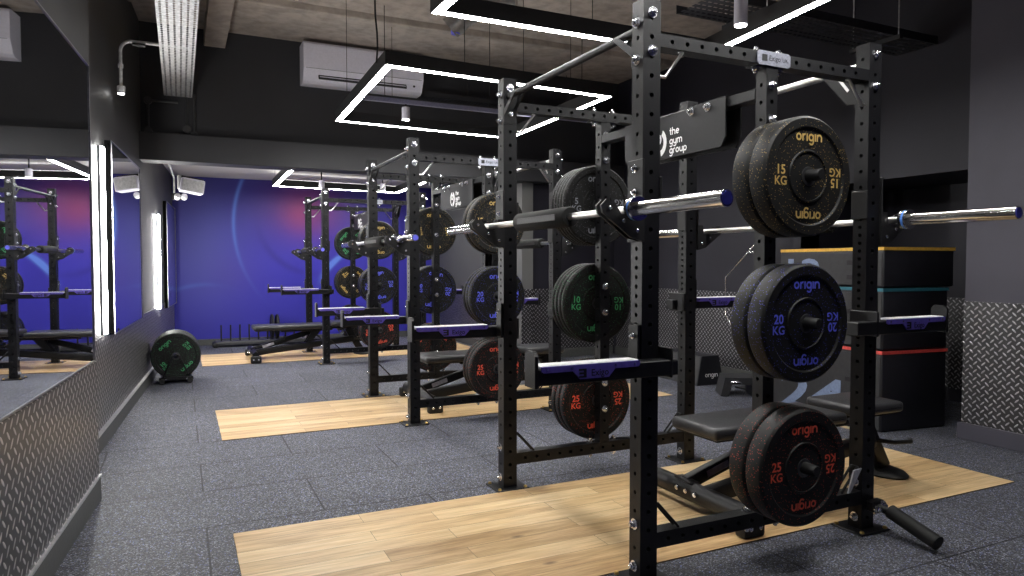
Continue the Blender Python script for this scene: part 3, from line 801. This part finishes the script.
rack0 = make_rack()
rack_b = copy_tree(rack0); rack_c = copy_tree(rack0)
XA, YA, YBK, YCK = 1.392, 1.917, 4.51, 7.66
XB, XC, SB, SC_ = XA-.007, XA-.009, .980, .965
rack0.location = (XA,YA,0); rack_b.location = (XB,YBK,0); rack_c.location = (XC,YCK,0)
rack_b.scale = (1,1,SB); rack_c.scale = (1,1,SC_)
rack0['label'] = 'nearest black power rack, its front frame closest to the camera'
rack_b['label'] = 'middle black power rack standing between the other two racks'
rack_c['label'] = 'farthest black power rack, in front of the blue end wall'
fo, bo = -.064, RD+.002       # outer sides of the front / rear posts
add_arm(rack0, -1, fo, .782); add_arm(rack0, -1, bo, .797); add_arm(rack0, 1, fo, .872, .085); add_arm(rack0, 1, bo, .900)
add_arm(rack_b, -1, PD+.002, .755); add_arm(rack_b, -1, RD-PD-.064, .755); add_arm(rack_b, 1, fo, .79); add_arm(rack_b, 1, bo, .79)
add_arm(rack_c, -1, fo, .852); add_arm(rack_c, -1, bo, .83); add_arm(rack_c, 1, fo, .82)
# landmine tube and steel gusset, only on the nearest rack
lm = MB().tube([(RW-.02,-.025,.105),(RW+.002,-.075,.095)], .016, 12).build('landmine_arm', M['black'], rack0, 40)
MB().tube([(RW+.002,-.075,.098),(RW-.004,-.275,.042)], .0285, 20).build('sleeve_tube', M['rubber'], lm, 40)
MB().box(RW-.045,RW+.02,-.036,-.001,.085,.13,.004).build('hinge_block', M['black'], lm)
bolt(lm, RW+.004,-.037,.112,'-y'); bolt(lm, RW-.028,-.037,.10,'-y')
MB().prism([(RW-.072,.262),(RW-.118,.258),(RW-.150,.1690),(RW-.138,.1690)], .0,.006, 'y').build('corner_gusset', M['gusset'], rack0)

# ------------------------------------------------------------------ barbells and pads
def make_bar():
    b = thing('barbell', (0,0,0), '', 'barbell', 'olympic barbells on the racks')
    L = 2.12
    s_ = MB().tube([(0,.41,0),(0,L-.41,0)], .0135, 16).build('shaft', M['shaft'], b, 40)
    for e in (0,1):
        f = (lambda y: y) if e == 0 else (lambda y: L-y)
        def tb(a, c, rad, n=24):
            return MB().tube([(0,f(a),0),(0,f(c),0)], rad, n)
        sl = tb(.0,.398,.0235).build('sleeve', M['chrome'], b, 40)
        tb(.398,.406,.039).build('collar', M['chrome'], b, 40)
        tb(.406,.416,.0375).build('collar_ring', M['blue_ring'], b, 40)
        tb(.416,.428,.039).build('collar', M['chrome'], b, 40)
        tb(-.0015,.0005,.0185).build('end_cap', M['blue_cap'], sl, 40)
    return b
bar0 = make_bar()
def put_bar(i, x, y, z, label):
    b = bar0 if i == 0 else copy_tree(bar0)
    b.location = (x,y,z); b['label'] = label
bar_dx, bar_dy, bar_z = -.064, -.468, 1.2682
k = 0
for yy, nm, dy, dz in ((YA,'nearest rack',bar_dy,0),(YBK,'middle rack',-.31,.010),(YCK,'farthest rack',-.31,.010)):
    dz += {YA: 0, YBK: bar_z*(SB-1), YCK: bar_z*(SC_-1)}[yy]
    put_bar(k, XA+bar_dx, yy+dy, bar_z+dz, 'steel barbell on the left side of the %s, facing the mirrors' % nm); k += 1
    put_bar(k, XA+RW+.073, yy+dy-.015, bar_z+dz, 'steel barbell on the right side of the %s, facing the dark right wall' % nm); k += 1
def make_pad():
    p = thing('barbell_pad', (0,0,0), '', 'barbell pad', 'foam pads on the barbells')
    mb = MB(); L = .43; prof = []
    n = 28
    # a thick foam sleeve with a slit, wrapped on the shaft
    vs = []; fs = []
    for y in (0,.006,L-.006,L):
        ro = .039 if y in (.006, L-.006) else .035
        for k in range(n+1):
            a = R(-80 + 340*k/n)
            vs.append((ro*math.cos(a), y, ro*math.sin(a)))
        for k in range(n+1):
            a = R(-80 + 340*k/n)
            vs.append((.0142*math.cos(a), y, .0142*math.sin(a)))
    m = 2*(n+1)
    for j in range(3):
        for k in range(m):
            k2 = (k+1) % m
            if k == n: fs.append([j*m+n, j*m+2*n+1, (j+1)*m+2*n+1, (j+1)*m+n]); continue
            if k == m-1: fs.append([j*m, j*m+n+1, (j+1)*m+n+1, (j+1)*m]); continue
            fs.append([j*m+k, j*m+k2, (j+1)*m+k2, (j+1)*m+k])
    for base in (0, 3*m):
        for k in range(n): fs.append([base+k, base+k+1, base+n+2+k, base+n+1+k])
    mb.raw(vs, fs); mb.build('foam_sleeve', M['foam'], p, 40)
    st = MB(); st.box(-.041,-.0385,.05,.38,-.012,.012,.001); st.build('closing_strap', M['dark'], p)
    return p
pad0 = make_pad(); k = 0
for yy, nm, ry, ry2 in ((YA,'nearest',2.28-YA,2.20-YA),(YBK,'middle',.46,.46),(YCK,'farthest',.46,.46)):
    for sx, side in ((-1,'left'),(1,'right')):
        p = pad0 if k == 0 else copy_tree(pad0); k += 1
        p.location = (XA+bar_dx if sx < 0 else XA+RW+.073, yy+(ry if sx < 0 else ry2), bar_z*{YA: 1, YBK: SB, YCK: SC_}[yy]+(0 if yy == YA else .010))
        p['label'] = 'black foam pad wrapped round the %s barbell of the %s rack' % (side, nm)

# ------------------------------------------------------------------ bumper plates
PR = .209
_pm = {}
def plate_meshes(kg, th, text):
    key = (kg, round(th,4), text)
    if key in _pm: return _pm[key]
    h = th/2; mb = MB()
    prof = [(.0245,-h+.004),(.083,-h+.005),(.0845,-h+.0012),(.089,-h+.0012),(.092,-h+.0062),(.165,-h+.0062),(.171,-h),(.200,-h),(.2075,-h+.007),(PR,-h+.012),
            (PR,h-.012),(.2075,h-.007),(.200,h),(.171,h),(.165,h-.0062),(.092,h-.0062),(.089,h-.0012),(.0845,h-.0012),(.083,h-.005),(.0245,h-.004)]
    if th < .03: prof = [(r, (q if abs(q) > h-.006 else math.copysign(h-.006, q))) for r, q in prof]
    mb.lathe(prof, 72, RX(PI/2), closed=True)
    o = mb.build('bumper_plate', M['plate%d' % kg], None, 35); body = o.data; bpy.data.objects.remove(o)
    hb = MB(); hb.lathe([(.0225,-h+.002),(.033,-h+.002),(.034,-h+.0055),(.034,h-.0055),(.033,h-.002),(.0225,h-.002)], 32, RX(PI/2), closed=True)
    o = hb.build('hub', M['hub_steel'], None, 35); hub = o.data; bpy.data.objects.remove(o)
    rg = MB(); 
    lt = MB()
    let = []
    if text:
        y = -h+(.0047 if th > .03 else .0045)
        for a in (0, PI):
            B = RY(a)
            lt = MB(); stroke_text(lt, 'origin', .0255, B @ face_neg_y(0, y, .121), .25)
            o = lt.build('lettering', M['ink%d' % kg], None); let.append(('lettering', o.data)); bpy.data.objects.remove(o)
            lt = MB(); font_text(lt, str(kg), .045, B @ face_neg_y(-.130, y, .003), .022)
            font_text(lt, 'KG', .042, B @ face_neg_y(-.130, y, -.034), .018)
            o = lt.build('weight_mark', M['ink%d' % kg], None); let.append(('weight_mark', o.data)); bpy.data.objects.remove(o)
    _pm[key] = (body, hub, let); return _pm[key]
def put_plate(kg, th, x, y, z, label, group, text=True, rot=0.0):
    b, hb, lt = plate_meshes(kg, th, text)
    r = bpy.data.objects.new('bumper_plate', b); COL.objects.link(r)
    r.location = (x,y,z); r.rotation_euler = (0,rot,0); tag(r, label, 'weight plate', group)
    o = bpy.data.objects.new('hub', hb); COL.objects.link(o); o.parent = r
    for nm_, me_ in lt:
        o = bpy.data.objects.new(nm_, me_); COL.objects.link(o); o.parent = r
    return r
ORD = ['first','second','third','fourth','fifth','sixth','seventh','eighth']
CN = {5: 'grey', 10: 'green', 15: 'gold', 20: 'blue', 25: 'red'}
PZ = {'top': 1.396-.002, 'middle': .885-.002, 'bottom': .375-.002}
def peg_stack(rx, ry, rackname, side, peg, kg, n, th, rot=0.0, z=None):
    """side 'near': plates hang on the rack's near face, stacked toward the viewer; 'rear': on its far face"""
    x = rx+.578; zz = PZ[peg]*{'nearest rack': 1, 'middle rack': SB, 'farthest rack': SC_}[rackname]
    yf = ry+.003 if side == 'near' else ry+RD-.003
    for i in range(n):            # i = 0 nearest the viewer
        if side == 'near':
            y = yf - .016 - th*(n-1-i) - th/2 - .002*(n-1-i)
        else:
            y = yf + .012 + th*i + th/2 + .002*i
        if i == 0: lab = '%s-lettered %d KG bumper plate, foremost on the %s %s peg of the %s' % (CN[kg], kg, side, peg, rackname)
        else: lab = '%s plate from the front on the %s %s peg of the %s' % (ORD[i], side, peg, rackname)
        put_plate(kg, th, x, y, zz, lab, 'plates on the %s %s peg of the %s' % (side, peg, rackname), i == 0, rot if i == 0 else random.uniform(0, 6))
NR, MR, FR = 'nearest rack', 'middle rack', 'farthest rack'
peg_stack(XA, YA, NR, 'near', 'top', 15, 2, .078); peg_stack(XA, YA, NR, 'near', 'middle', 20, 2, .078); peg_stack(XA, YA, NR, 'near', 'bottom', 25, 2, .078)
peg_stack(XA, YA, NR, 'rear', 'top', 5, 5, .027); peg_stack(XA, YA, NR, 'rear', 'middle', 10, 4, .034, R(2)); peg_stack(XA, YA, NR, 'rear', 'bottom', 25, 3, .045)
peg_stack(XB, YBK, MR, 'near', 'top', 15, 2, .070); peg_stack(XB, YBK, MR, 'near', 'middle', 20, 3, .047); peg_stack(XB, YBK, MR, 'near', 'bottom', 25, 3, .047)
peg_stack(XB, YBK, MR, 'rear', 'top', 15, 2, .06); peg_stack(XB, YBK, MR, 'rear', 'middle', 20, 2, .06, R(8)); peg_stack(XB, YBK, MR, 'rear', 'bottom', 25, 2, .06, R(-42))
peg_stack(XC, YCK, FR, 'near', 'top', 15, 2, .070); peg_stack(XC, YCK, FR, 'near', 'middle', 20, 2, .070, R(-6)); peg_stack(XC, YCK, FR, 'near', 'bottom', 25, 2, .070, R(-10))
peg_stack(XC, YCK, FR, 'rear', 'top', 10, 2, .05, R(-50)); peg_stack(XC, YCK, FR, 'rear', 'middle', 15, 2, .06, R(50)); peg_stack(XC, YCK, FR, 'rear', 'bottom', 20, 2, .06, R(20))

# ------------------------------------------------------------------ adjustable benches (origin: floor under the left end of the backrest, x along the bench)
def make_bench():
    b = thing('weight_bench', (0,0,0), '', 'bench', 'adjustable weight benches')
    zt = .385
    def pad(x0, x1, name, w=.31):
        m = MB().box(x0,x1,-w/2,w/2,zt-.055,zt,.020,None,3)
        o = m.build(name, M['vinyl'], b, 45)
        MB().box(x0+.02,x1-.02,-w/2+.02,w/2-.02,zt-.062,zt-.0552).build('board', M['dark'], o)
        s_ = MB(); s_.box(x0+.03,x1-.03,-w/2-.001,-w/2+.001,zt-.030,zt-.027); s_.build('seam', M['dark'], o)
        return o
    pad(0, .80, 'backrest')
    zt = .405; pad(.86, 1.20, 'seat'); zt = .385
    def bar(p, q, w, h, name, parent=b, mat='black'):
        p, q = Vector(p), Vector(q); d = q-p; L = d.length
        Mx = T(*p) @ RZ(math.atan2(d.y, d.x)) @ RY(-math.asin(d.z/L))
        return MB().box(0,L,-w/2,w/2,-h/2,h/2,.006,Mx,2).build(name, M[mat], parent, 45)
    # rear cross foot (a thick oval tube) with rubber blocks
    xf = .005
    cf = MB(); 
    ov = [(xf+.036*math.cos(R(a)), .075+.045*math.sin(R(a))) for a in range(0,360,20)]
    cf.prism(ov, -.33, .36, 'y'); c_ = cf.build('cross_foot', M['black'], b, 45)
    for y, s in ((-.345,-1),(.375,1)):
        e = MB().box(xf-.055,xf+.055,y-.03,y+.03,.0008,.075,.012,None,2).build('rubber_foot', M['rubber'], c_, 45)
        for dx in (-.025,.025): MB().lathe([(.010,0),(.010,.004),(.006,.007)], 8, T(xf+dx,y-.031,.042) @ RX(PI/2)).build('bolt', M['zinc'], e, 30)
    for dy in (-.06,.0,.06): MB().lathe([(.012,0),(.012,.006),(.008,.010)], 8, T(xf-.037,dy,.085) @ RY(-PI/2)).build('bolt', M['zinc'], c_, 30)
    bar((xf,-.02,.115),(xf+.0,.10,.122), .05,.012, 'clamp_plate', c_)
    sp_ = bar((xf,-.09,.085),(1.14,-.02,.19), .055,.07, 'spine')
    us = bar((xf+.0,.05,.10),(.64,.05,.285), .045,.06, 'backrest_strut')
    MB().box(.11,.24,-.0240,-.0229,-.016,.016,0,T(xf,.05,.10) @ RY(-math.atan2(.185,.61))).build('sticker', M['sticker'], us)
    bar((.30,-.08,.318),(.88,-.08,.318), .03,.03, 'pad_rail'); bar((.30,.08,.318),(.88,.08,.318), .03,.03, 'pad_rail')
    bar((.86,0,.332),(1.18,0,.332), .06,.03, 'seat_rail')
    lad = MB()
    for y in (-.05,.045):
        lad.prism([(.55,.13),(.60,.13),(.75,.30),(.72,.318),(.66,.318)], y, y+.006, 'y')
    lad.build('adjustment_ladder', M['black'], b)
    # front leg down to a round foot
    fl = bar((1.07,0,.32),(1.235,0,.035), .07,.075, 'front_leg')
    ft = MB(); ft.lathe([(.09,.001),(.095,.010),(.085,.025),(.05,.038)], 28, T(1.24,0,0) @ Matrix.Diagonal((1,1.5,1,1))); ft.build('round_foot', M['dark'], fl, 45)
    MB().tube([(1.15,-.03,.19),(1.24,-.07,.175),(1.37,-.07,.165),(1.41,-.04,.165)], .011, 10).build('lift_handle', M['rubber'], b, 45)
    MB().tube([(1.0,-.06,.27),(1.0,.06,.27)], .018, 12).build('pivot', M['zinc'], b, 40)
    wh = MB()
    for y in (-.385,.415): wh.lathe([(.030,-.012),(.034,-.008),(.034,.008),(.030,.012)], 18, T(xf-.075,y,.036) @ RX(PI/2))
    return b
bench0 = make_bench()
bench_b = copy_tree(bench0); bench_c = copy_tree(bench0)
bench0.location = (2.03,2.415,.005); bench0['label'] = 'black padded weight bench inside the nearest rack, behind the red-lettered plate'
bench_b.location = (1.65,5.13,.005); bench_b['label'] = 'black padded weight bench inside the middle rack'
bench_c.location = (.72,8.36,.005); bench_c['label'] = 'black padded weight bench sticking out of the farthest rack toward the mirrors'

# ------------------------------------------------------------------ plate cart by the left wall
ct = thing('plate_cart', (-.052,7.0,0), 'low wheeled cart cradling a row of bumper plates by the left wall', 'plate cart')
fr = MB(); fr.box(-.13,.13,.02,.44,.030,.040,.003)
for y in (.0,.45):
    fr.tube([(-.115,y,.04),(-.062,y,.165),(-.035,y,.24),(0,y,.262),(.035,y,.24),(.062,y,.165),(.115,y,.04)], .007, 8)
fr.box(-.14,.14,-.01,.02,.030,.06,.004); fr.box(-.14,.14,.43,.46,.030,.06,.004)
fr.build('frame', M['black'], ct, 40)
for x in (-.115,.115):
    for y in (-.02,.44):
        w = MB(); w.lathe([(.021,-.010),(.024,-.006),(.024,.006),(.021,.010)], 16, T(x,y,.0245) @ RX(PI/2)); w.build('wheel', M['rubber'], ct, 40)
        MB().lathe([(.006,0),(.006,.004)], 8, T(x-.03,y-.012,.045) @ RX(PI/2)).build('bolt', M['zinc'], ct); MB().lathe([(.006,0),(.006,.004)], 8, T(x+.03,y-.012,.045) @ RX(PI/2)).build('bolt', M['zinc'], ct)
for i in range(8):
    th = .046
    y = 7.0+.035+th*i+.003*i
    if i == 0: lab = 'black bumper plate with tilted green 10 KG lettering, front of the cart row'
    else: lab = '%s plate from the front in the cart row by the left wall' % ORD[i]
    put_plate(10, th, -.052, y, .2505, lab, 'plates in the wheeled cart', i == 0, R(-42) if i == 0 else random.uniform(0,6))

# ------------------------------------------------------------------ low toaster rack by the end wall
tr = thing('plate_storage_rack', (.40,9.86,0), 'low dark plate rack with upright pins along the blue end wall', 'plate rack')
MB().box(0,1.30,-.10,.09,.020,.075,.008,None,2).build('base_tray', plain('rack_grey', (.05,.05,.055), .4), tr, 45)
for x in (-.01,1.31):
    MB().box(x-.03,x+.03,-.13,.12,.0008,.058,.012,None,2).build('end_foot', M['rubber'], tr, 45)
for i in range(10):
    x = .065+.115*i
    MB().tube([(x,-.02,.0755),(x,-.02,.285)], [.011,.010], 10).build('pin', M['dark'], tr, 40)
for i, x in enumerate((.70,.765)):
    b, hb, lt = plate_meshes(5, .027, False)
    r_ = bpy.data.objects.new('bumper_plate', b); COL.objects.link(r_); r_.location = (.40+x,9.85,.0755+PR*.79); r_.scale = (.79,1.2,.79); r_.rotation_euler = (0,0,PI/2+R(0))
    tag(r_, '%s of two small plates standing upright in the low rack by the end wall' % ('left' if i == 0 else 'right'), 'weight plate', 'plates in the low rack')
    o = bpy.data.objects.new('hub', hb); COL.objects.link(o); o.parent = r_

# ------------------------------------------------------------------ soft jump boxes by the alcove
BA = R(-7)
def soft_box(label, z0, z1, strap, y_len, x_len, digits=None, dpos=None, dsize=.2, off=(0,0)):
    r = thing('soft_jump_box', (4.055+off[0],3.0+off[1],z0), label, 'jump box', 'stacked soft jump boxes', BA)
    h = z1-z0
    # front face (dark) and side face (grey): one padded block
    bd = MB().box(0,x_len,0,y_len,.001,h-.001,.012,None,2).build('body', M['pvc_dark'], r, 45)
    MB().box(-.004,-.0005,.012,y_len-.012,.012,h-.040,0).build('side_cover', M['pvc_grey'], bd)
    s_ = MB(); s_.box(-.006,x_len+.003,-.006,-.0005,h-.024,h-.003); s_.box(-.0065,-.0045,-.005,y_len*.99,h-.024,h-.003)
    s_.build('coloured_strap', strap, bd)
    for zz_ in (h*.88, h*.22):
        e = MB(); e.lathe([(.0065,0),(.0115,0),(.0115,.003),(.0065,.003)], 16, T(-.0045,.07,zz_) @ RY(-PI/2), True); e.build('eyelet', M['zinc'], bd, 40)
    for (ya, za) in ((.08,h*.55),(.08,h*.18)): MB().box(-.0062,-.0045,.10,.30,za,za+.030).build('hook_patch', M['dark'], bd)
    if digits:
        lt = MB(); font_text(lt, digits, dsize, face_neg_x(-.0068,dpos[0],dpos[1]) @ Matrix.Diagonal((1.75,1,1,1)), .02); lt.build('digits', M['grey_digit'], bd)
    return r
soft_box('bottom dark soft jump box with a red strap and the digits 24', .001, .53, M['strap_red'], 1.20, .55, '24', (.615,.015), .38)
soft_box('middle dark soft jump box with a teal strap between the other two boxes', .5315, .935, M['strap_teal'], 1.05, .55)
soft_box('topmost dark soft jump box with a yellow strap and the digits 12', .9365, 1.20, M['strap_yellow'], .97, .60, '12', (.74,.02), .24)

# ------------------------------------------------------------------ foam wedge block, step and chrome frame by the right wall
wg = thing('foam_wedge', (4.13,4.86,0), 'dark foam block with sloping sides and white origin lettering by the treadplate wall', 'foam block')
poly = [(0,.001),(.31,.001),(.245,.262),(.05,.262)]
b_ = MB(); b_.prism(poly, 0, .60, 'y'); b_.build('block', M['pvc_dark'], wg)
sl = MB(); d_ = Vector((.05,0,.261)); sl.raw([(-.002,.01,.006),(-.002,.59,.006),(.047,.59,.256),(.047,.01,.256)], [[0,1,2,3]]); o = sl.build('side_cover', M['pvc_grey'], wg)
m_ = o.modifiers.new('t', 'SOLIDIFY'); m_.thickness = .002
lt = MB(); stroke_text(lt, 'origin', .030, face_neg_y(.165,-.0012,.072), .22); lt.build('lettering', M['white_paint'], wg)
stp = thing('foam_step', (3.99,4.40,0), 'low dark trapezoid step with a metal buckle in front of the treadplate wall', 'step', None, R(-32))
s_ = MB(); s_.prism([(0,.001),(.065,.001),(.09,.10),(.25,.10),(.25,.001),(.33,.001),(.29,.155),(.035,.155)], 0, .26, 'y'); s_.build('body', M['pvc_grey'], stp)
MB().tube([(.08,-.004,.115),(.10,-.014,.125),(.15,-.014,.123),(.165,-.004,.115)], .008, 8).build('buckle', M['zinc'], stp, 40)
cf = thing('chrome_stand', (4.50,4.54,0), 'thin chrome tube stand with a bent handle by the right wall', 'stand')
MB().tube([(0,0,.004),(0,0,1.50)], .016, 12).build('post', M['chrome'], cf, 40)
MB().tube([(0,.02,1.45),(0,.015,1.26),(0,.10,1.19),(0,.375,.965),(0,.375,.62),(0,.29,.53)], .008, 10).build('bent_handle', M['chrome'], cf, 40)
MB().tube([(0,0,1.19),(0,.11,1.19)], .012, 10).build('side_arm', M['chrome'], cf, 40)
MB().box(-.12,.12,-.12,.12,.0008,.012,.004).build('base', M['black'], cf)

# ------------------------------------------------------------------ camera, world, view
cam = bpy.data.cameras.new('camera'); co = bpy.data.objects.new('camera', cam); COL.objects.link(co)
cam.sensor_width = 36; cam.sensor_fit = 'HORIZONTAL'; cam.lens = 696.56/1024*36; cam.clip_start = .05
co.location = (0,0,1.0928); co.rotation_euler = (PI/2-.0355, 0, -.4437)
SC.camera = co
w = bpy.data.worlds.new('world'); SC.world = w; w.use_nodes = True
w.node_tree.nodes['Background'].inputs[0].default_value = (.01,.01,.012,1); w.node_tree.nodes['Background'].inputs[1].default_value = 1
SC.view_settings.view_transform = 'Standard'; SC.view_settings.look = 'None'
SC.view_settings.exposure = 0.65; SC.view_settings.gamma = 1; SC.view_settings.use_curve_mapping = False
try:
    SC.cycles.use_denoising = True; SC.cycles.max_bounces = 8; SC.cycles.diffuse_bounces = 4; SC.cycles.glossy_bounces = 5
    SC.cycles.caustics_reflective = False; SC.cycles.sample_clamp_indirect = 6
except Exception: pass
